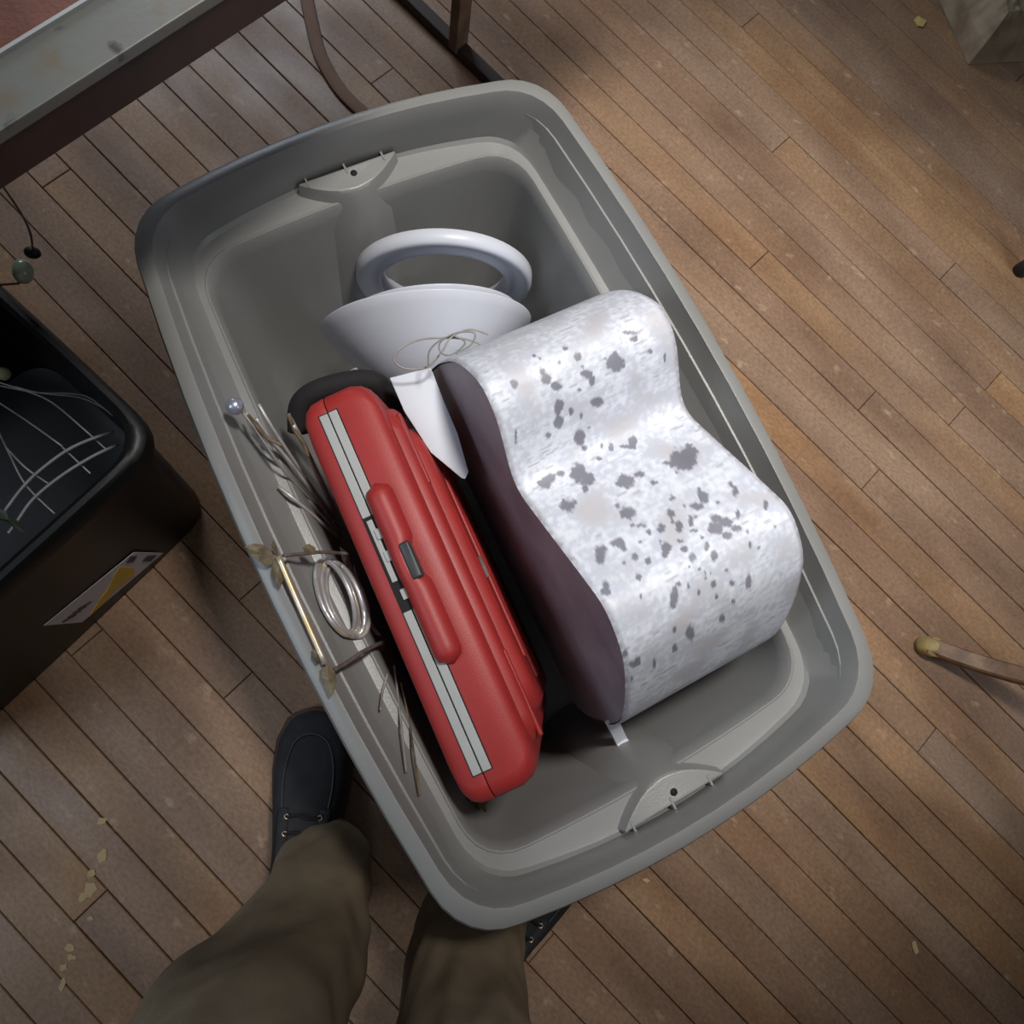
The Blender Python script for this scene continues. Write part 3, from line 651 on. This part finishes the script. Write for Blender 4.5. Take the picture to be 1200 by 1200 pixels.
# ---------------------------------------------------------------- chair, stool, sack, scraps at the right
ft = at(1084, 756, .012); kn = at(1200, 795, .08)
ch = thing('wooden_stand', (ft.x, ft.y, 0), 'brown curved wooden stand foot with yellowed end cap, at the right edge', 'stand')
dirx = Vector((kn.x - ft.x, kn.y - ft.y, 0)).normalized(); diry = Vector((-dirx.y, dirx.x, 0))
def CH(a, b, z): return Vector((ft.x, ft.y, 0)) + dirx * a + diry * b + Vector((0, 0, z))
def sabre(a0, b0, sgn):
    P_ = [CH(a0, b0, .018), CH(a0 + .06, b0, .040), CH(a0 + .12, b0, .082), CH(a0 + .18, b0, .16), CH(a0 + .24, b0, .24), CH(a0 + .345, b0, .29)]
    g1 = smooth_path(P_, 8); rings = []
    for i, q in enumerate(g1):
        t = (g1[min(i + 1, len(g1) - 1)] - g1[max(i - 1, 0)]).normalized(); s_ = diry; u_ = t.cross(s_).normalized()
        rings.append([q + s_ * a * .014 + u_ * b * .011 for a, b in ((-1, -.7), (-.8, -1), (.8, -1), (1, -.7), (1, .7), (.8, 1), (-.8, 1), (-1, .7))])
    return loft(rings)
base_dx, base_dy = dirx.copy(), diry.copy()
for q_ in range(4):
    dirx = Matrix.Rotation(q_ * PI / 2, 3, 'Z') @ base_dx; diry = Matrix.Rotation(q_ * PI / 2, 3, 'Z') @ base_dy
    cc_ = base_dx * .36; of_ = cc_ - dirx * .36; a0 = of_.dot(dirx); b0 = of_.dot(diry); sg = 1
    lg = obj('leg', sabre(a0, b0, sg), M['chair_wood'], ch, sharp=40)
    g = loft([[CH(a0, b0, 0) + Vector((r * math.cos(2 * PI * j / 16), r * math.sin(2 * PI * j / 16), z)) + dirx * sg * dx for j in range(16)] for r, z, dx in ((.010, 0, .002), (.016, .003, .002), (.018, .012, .004), (.0175, .022, .007), (.0165, .029, .010), (.006, .033, .012))])
    obj('foot_cap', g, M['cap'], lg)
cc_ = Vector((ft.x, ft.y, 0)) + base_dx * .36
obj('added_column', loft([[cc_ + Vector((r_ * math.cos(2 * PI * j / 16), r_ * math.sin(2 * PI * j / 16), z_)) for j in range(16)] for r_, z_ in ((.012, .20), (.028, .22), (.030, .31), (.022, .34), (.020, .9), (.026, .92), (.018, .96), (.016, 1.6), (.024, 1.62), (.022, 1.66), (.004, 1.68))]), M['chair_wood'], ch)  # column out of view, added without a top so its shadow stays thin

sp_ = at(1199, 315, .01)
so = thing('metal_stool', (sp_.x + .20, sp_.y, 0), 'dark stool, only one black rubber foot in view at the right edge', 'stool')
for ax_, ay_ in ((-1, 0), (0, -1), (1, 0), (0, 1)):
    b0 = Vector((sp_.x + .20 + ax_ * .20, sp_.y + ay_ * .20, 0)); b1 = Vector((sp_.x + .20 + ax_ * .12, sp_.y + ay_ * .12, .44))
    lg = obj('leg', tube([b0 + Vector((0, 0, .02)), b1], .010, 10, 0), M['latch'], so)
    obj('rubber_foot', tube([b0, b0 + Vector((0, 0, .012)), b0 + (b1 - b0) * .09], .015, 12, 0), M['rubber'], lg)
obj('added_seat', disc_ring((sp_.x + .20, sp_.y, .45), (0, 0, 1), [(.001, -.012), (.20, -.012), (.205, 0), (.20, .012), (.001, .012), (.001, -.012)], 32), M['rubber'], so)  # seat out of view, added and sized to shade the floor

cb_ = thing('light_blocker', (1.33, -.99, 0), 'tall dark wooden block with doors, added just outside the view to shade the floor', 'blocker')  # added out of view to darken the lower-right floor
obj('body', box(1.07, 1.6, -1.47, -.51, .06, 1.80, .004), M['post'], cb_, smooth=False)
obj('blocker_plinth', box(1.09, 1.58, -1.45, -.53, 0, .06), M['table_dark'], cb_, smooth=False)
for k_ in range(2):
    dr_ = obj('blocker_door', box(1.052, 1.07, -1.46 + .475 * k_, -.99 + .475 * k_, .08, 1.58, .004), M['table_dark'], cb_, smooth=False)
    obj('knob', sphere((1.042, -1.04 + .10 * k_, .85), .012, 10), M['eyelet'], dr_)

# crumpled kraft sack, corner in view at upper right
c0 = at(1134, 76, 0); ca = at(1099, -2, 0); cb = at(1203, 72, 0)
da = (ca - c0).normalized(); db = (cb - c0).normalized()
V, F = [], []; n1 = 34
for i in range(n1 + 1):
    for j in range(n1 + 1):
        a, b = .42 * i / n1, .42 * j / n1
        e_ = min(i, j, n1 - i, n1 - j) / n1
        z = .085 * min(1, e_ * 9) ** .6 + .02 * noise.noise(Vector((a * 16, b * 16, 3))) * min(1, e_ * 8) + .012 * abs(noise.noise(Vector((a * 40, b * 34, 9)))) * min(1, e_ * 8)
        q = c0 + da * a + db * b; V.append(Vector((q.x, q.y, max(z, .001))))
for i in range(n1):
    for j in range(n1):
        a = i * (n1 + 1) + j; F.append((a, a + 1, a + n1 + 2, a + n1 + 1))
o = obj('paper_sack', (V, F), M['sack'], smooth=False); tag(o, 'crumpled beige paper sack lying on the floor at the upper right', 'paper sack')
def flat(name, pts, h, m, label, cat, grp=None):
    q = [at(x, y, h + .0012 * ((i * 7) % 3) / 2) for i, (x, y) in enumerate(pts)]; k = [Vector((p_.x, p_.y, .0005)) for p_ in q]; n = len(q)
    return tag(obj(name, (q + k, [tuple(range(n)), tuple(range(2 * n - 1, n - 1, -1))] + [(i, i + n, (i + 1) % n + n, (i + 1) % n) for i in range(n)]), m, smooth=False), label, cat, grp)
flat('paper_scrap', [(1071, 23), (1076, 18), (1080, 21), (1086, 24), (1082, 31), (1076, 30)], .002, M['scrap'], 'tiny yellow paper scrap on the floor beside the paper sack', 'scrap')
flat('crumb', [(1069, 1104), (1073, 1103), (1077, 1116), (1073, 1119), (1070, 1112)], .002, M['crumb'], 'small pale crumb on the dark floor below the grey tote at right', 'crumb')
flat('crumb', [(752, 1031), (757, 1029), (762, 1032), (758, 1035)], .002, M['crumb'], 'small pale crumb on the floor close to the lower right tote rim', 'crumb')
random.seed(3)
PTS = [((90 * 0 + 119, 962), 7, 5), ((120, 1003), 6, 9), ((107, 1024), 5, 5), ((105, 1042), 9, 9), ((97, 1052), 5, 6), ((82, 1110), 7, 5), ((83, 1122), 6, 4), ((75, 1133), 5, 5), ((73, 1155), 4, 9), ((106, 1076), 4, 3)]
V, F = [], []
for (cx, cy), rx, ry in PTS:                      # plaster smears: flat flakes with irregular edges
    k = 11; n = len(V)
    for j in range(k):
        a = 2 * PI * j / k; r_ = random.uniform(.55, 1.15); V.append(at(cx + rx * r_ * math.cos(a) - ry * .3 * math.sin(a), cy + ry * r_ * math.sin(a), .0006))
    F.append(tuple(range(n, n + k)))
o = obj('plaster_smear', (V, F), M['crumb'], floor, smooth=False); tag(o, kind='stuff')

# flat brown strip modelled in place of a curved cast shadow
o = obj('floor_shadow', tube([at(358, -10, .004), at(366, 30, .004), at(376, 66, .004), at(398, 104, .004), at(428, 134, .004), (at(460, 160, .004))], .0125, 10, 8, flat=.22), M['shadow'])
tag(o, 'curved flat brown strip as a shadow on the floor between table and grey tote', 'shadow')

# ---------------------------------------------------------------- person standing at the tote
pr = thing('person', (-.03, -.33, 0), 'person in olive brown trousers and black lace-up shoes, seen from above', 'person')
def shoe(toe, heel, flip):
    d = (toe - heel); d.z = 0; Ls = d.length; d.normalize(); r = Vector((d.y, -d.x, 0))
    Mx = Matrix(((r.x, d.x, 0, heel.x), (r.y, d.y, 0, heel.y), (0, 0, 1, 0), (0, 0, 0, 1)))
    k = Ls / .30
    def outl(s):   # plan outline half widths along the length
        return np.interp(s, [0, .01, .04, .10, .17, .22, .255, .28, .294, .30], [.002, .026, .038, .040, .050, .055, .051, .040, .024, .002])
    def hts(s): return np.interp(s, [0, .03, .10, .15, .19, .23, .265, .29, .30], [.078, .088, .096, .093, .082, .068, .058, .042, .026])
    ss = [0, .004, .012, .03, .06, .09, .12, .15, .18, .21, .235, .255, .27, .282, .291, .297, .30]
    rings = []
    for s in ss:
        w_, h_ = outl(s), hts(s); o_ = []
        for j in range(24):
            a = 2 * PI * j / 24; cx_ = math.cos(a); sz_ = math.sin(a)
            o_.append(Mx @ Vector((w_ * .97 * math.copysign(abs(cx_) ** .8, cx_) + flip * .006 * math.sin(PI * s / .3), s * k, .018 + (h_ - .018) * (.5 + .5 * math.copysign(abs(sz_) ** .75, sz_)))))
        rings.append(o_)
    sh = obj('shoe', loft(rings), M['shoe'], pr)
    so_r = [[(1, s) for s in ss] + [(-1, s) for s in reversed(ss)]]
    rr_ = []
    for z_, g in ((0, .0), (.002, .004), (.020, .005), (.024, .001)):
        rr_.append([Mx @ Vector((sd * (outl(s) + g) + flip * .006 * math.sin(PI * s / .3), (s + (.004 if s > .28 else (-.003 if s < .01 else 0)) * (g > .002)) * k, z_)) for sd, s in so_r[0]])
    obj('sole', loft(rr_), M['sole'], sh, sharp=50)
    def on(x, s, up=.001):
        w_ = outl(s) * .97; h_ = hts(s); c_ = min(abs(x) / w_, .999); cc = c_ ** (1 / .8); sn = math.sqrt(1 - cc * cc) ** .75
        return Mx @ Vector((x + flip * .006 * math.sin(PI * s / .3), s * k, .018 + (h_ - .018) * (.5 + .5 * sn) + up))
    st_ = [on(-.031, .165), on(-.034, .19), on(-.034, .215), on(-.030, .24), on(-.020, .26), on(0, .268), on(.020, .26), on(.030, .24), on(.034, .215), on(.034, .19), on(.031, .165)]
    obj('seam', tube(st_, .0011, 5, 5), M['stitch'], sh)
    for sx_ in (-1, 1):
        obj('facing', tube([on(sx_ * .028, .168, -.001), on(sx_ * .027, .15, .000), on(sx_ * .025, .125, .001), on(sx_ * .023, .10, .002)], .009, 8, 5, flat=.4), M['shoe'], sh)
        for s in (.158, .136):
            e_ = on(sx_ * .0225, s, .0035); nn_ = Vector((0, 0, 1))
            obj('eyelet', disc_ring(e_, nn_, [(.0022, 0), (.0032, .0008), (.0042, 0), (.0032, -.0008), (.0022, 0)], 16), M['eyelet'], sh)
    for s in (.158, .136):
        obj('lace', tube([on(-.0225, s, .004), on(-.008, s + .003, .006), on(.008, s - .001, .006), on(.0225, s, .004)], .0022, 6, 5), M['lace'], sh)
    return sh
toeL = at(371, 832, .02); heelL = toeL + Vector((-.028, -.298, 0)); toeL.z = heelL.z = 0
shoe(toeL, heelL, 1)
toeR = Vector((.276, -.232, 0)); heelR = toeR + Vector((-.20, -.222, 0))
shoe(toeR, heelR, -1)
def legloft(stn):
    """stations: (left px, right px, row px, height) across the leg as seen from above, plus depth"""
    rings = []
    P_ = smooth_path([s[0] for s in stn], 7)
    W_ = []; D_ = []
    n = len(stn)
    for i in range(n - 1):
        for s in range(7):
            t = s / 7; W_.append(stn[i][1] * (1 - t) + stn[i + 1][1] * t); D_.append(stn[i][2] * (1 - t) + stn[i + 1][2] * t)
    W_.append(stn[-1][1]); D_.append(stn[-1][2])
    for i, q in enumerate(P_):
        o_ = []
        for j in range(40):
            a = 2 * PI * j / 40
            d_ = Vector((math.cos(a), math.sin(a), 0))
            f_ = 1 + .13 * noise.noise(Vector((math.cos(a) * 1.6 + q.x * 3, math.sin(a) * 1.6, q.z * 9 + math.cos(a) * 1.5))) + .09 * noise.noise(Vector((math.cos(a) * 2.2 + 7, math.sin(a) * 2.2, q.z * 20 + 3 * math.cos(a) + 5)))
            o_.append(q + Vector((d_.x * W_[i] * f_, d_.y * D_[i] * f_, .016 * math.sin(a) * (1 if i < 4 else 0) * -1)))
        rings.append(o_)
    return rings
Ls = [(at(380, 1012, .052), .062, .062), (at(380, 1022, .10), .062, .062), (at(372, 1052, .19), .066, .064), (at(350, 1105, .29), .072, .066), (at(312, 1165, .39), .084, .070), (at(268, 1255, .50), .100, .078), (Vector((-.140, -.36, .62)), .106, .10), (Vector((-.125, -.42, .80)), .105, .12)]
Rs = [(at(552, 1082, .055), .072, .080), (at(552, 1092, .10), .072, .082), (at(548, 1125, .18), .072, .084), (at(543, 1180, .28), .072, .088), (Vector((.060, -.40, .42)), .080, .095), (Vector((.050, -.42, .62)), .098, .105), (Vector((.055, -.45, .80)), .105, .12)]
hipr = []
for z_, w_, d__ in ((.74, .17, .10), (.82, .20, .125), (.92, .18, .12), (.98, .17, .11)):
    hipr.append([Vector((-.035 + w_ * math.cos(2 * PI * j / 40), -.43 + d__ * math.sin(2 * PI * j / 40), z_)) for j in range(40)])
tr = obj('trousers', join(loft(legloft(Ls)), loft(legloft(Rs)), loft(hipr)), M['trouser'], pr)
rm = tr.modifiers.new('r', 'REMESH'); rm.mode = 'VOXEL'; rm.voxel_size = .0055; rm.use_smooth_shade = True
sm = tr.modifiers.new('s', 'SMOOTH'); sm.iterations = 4
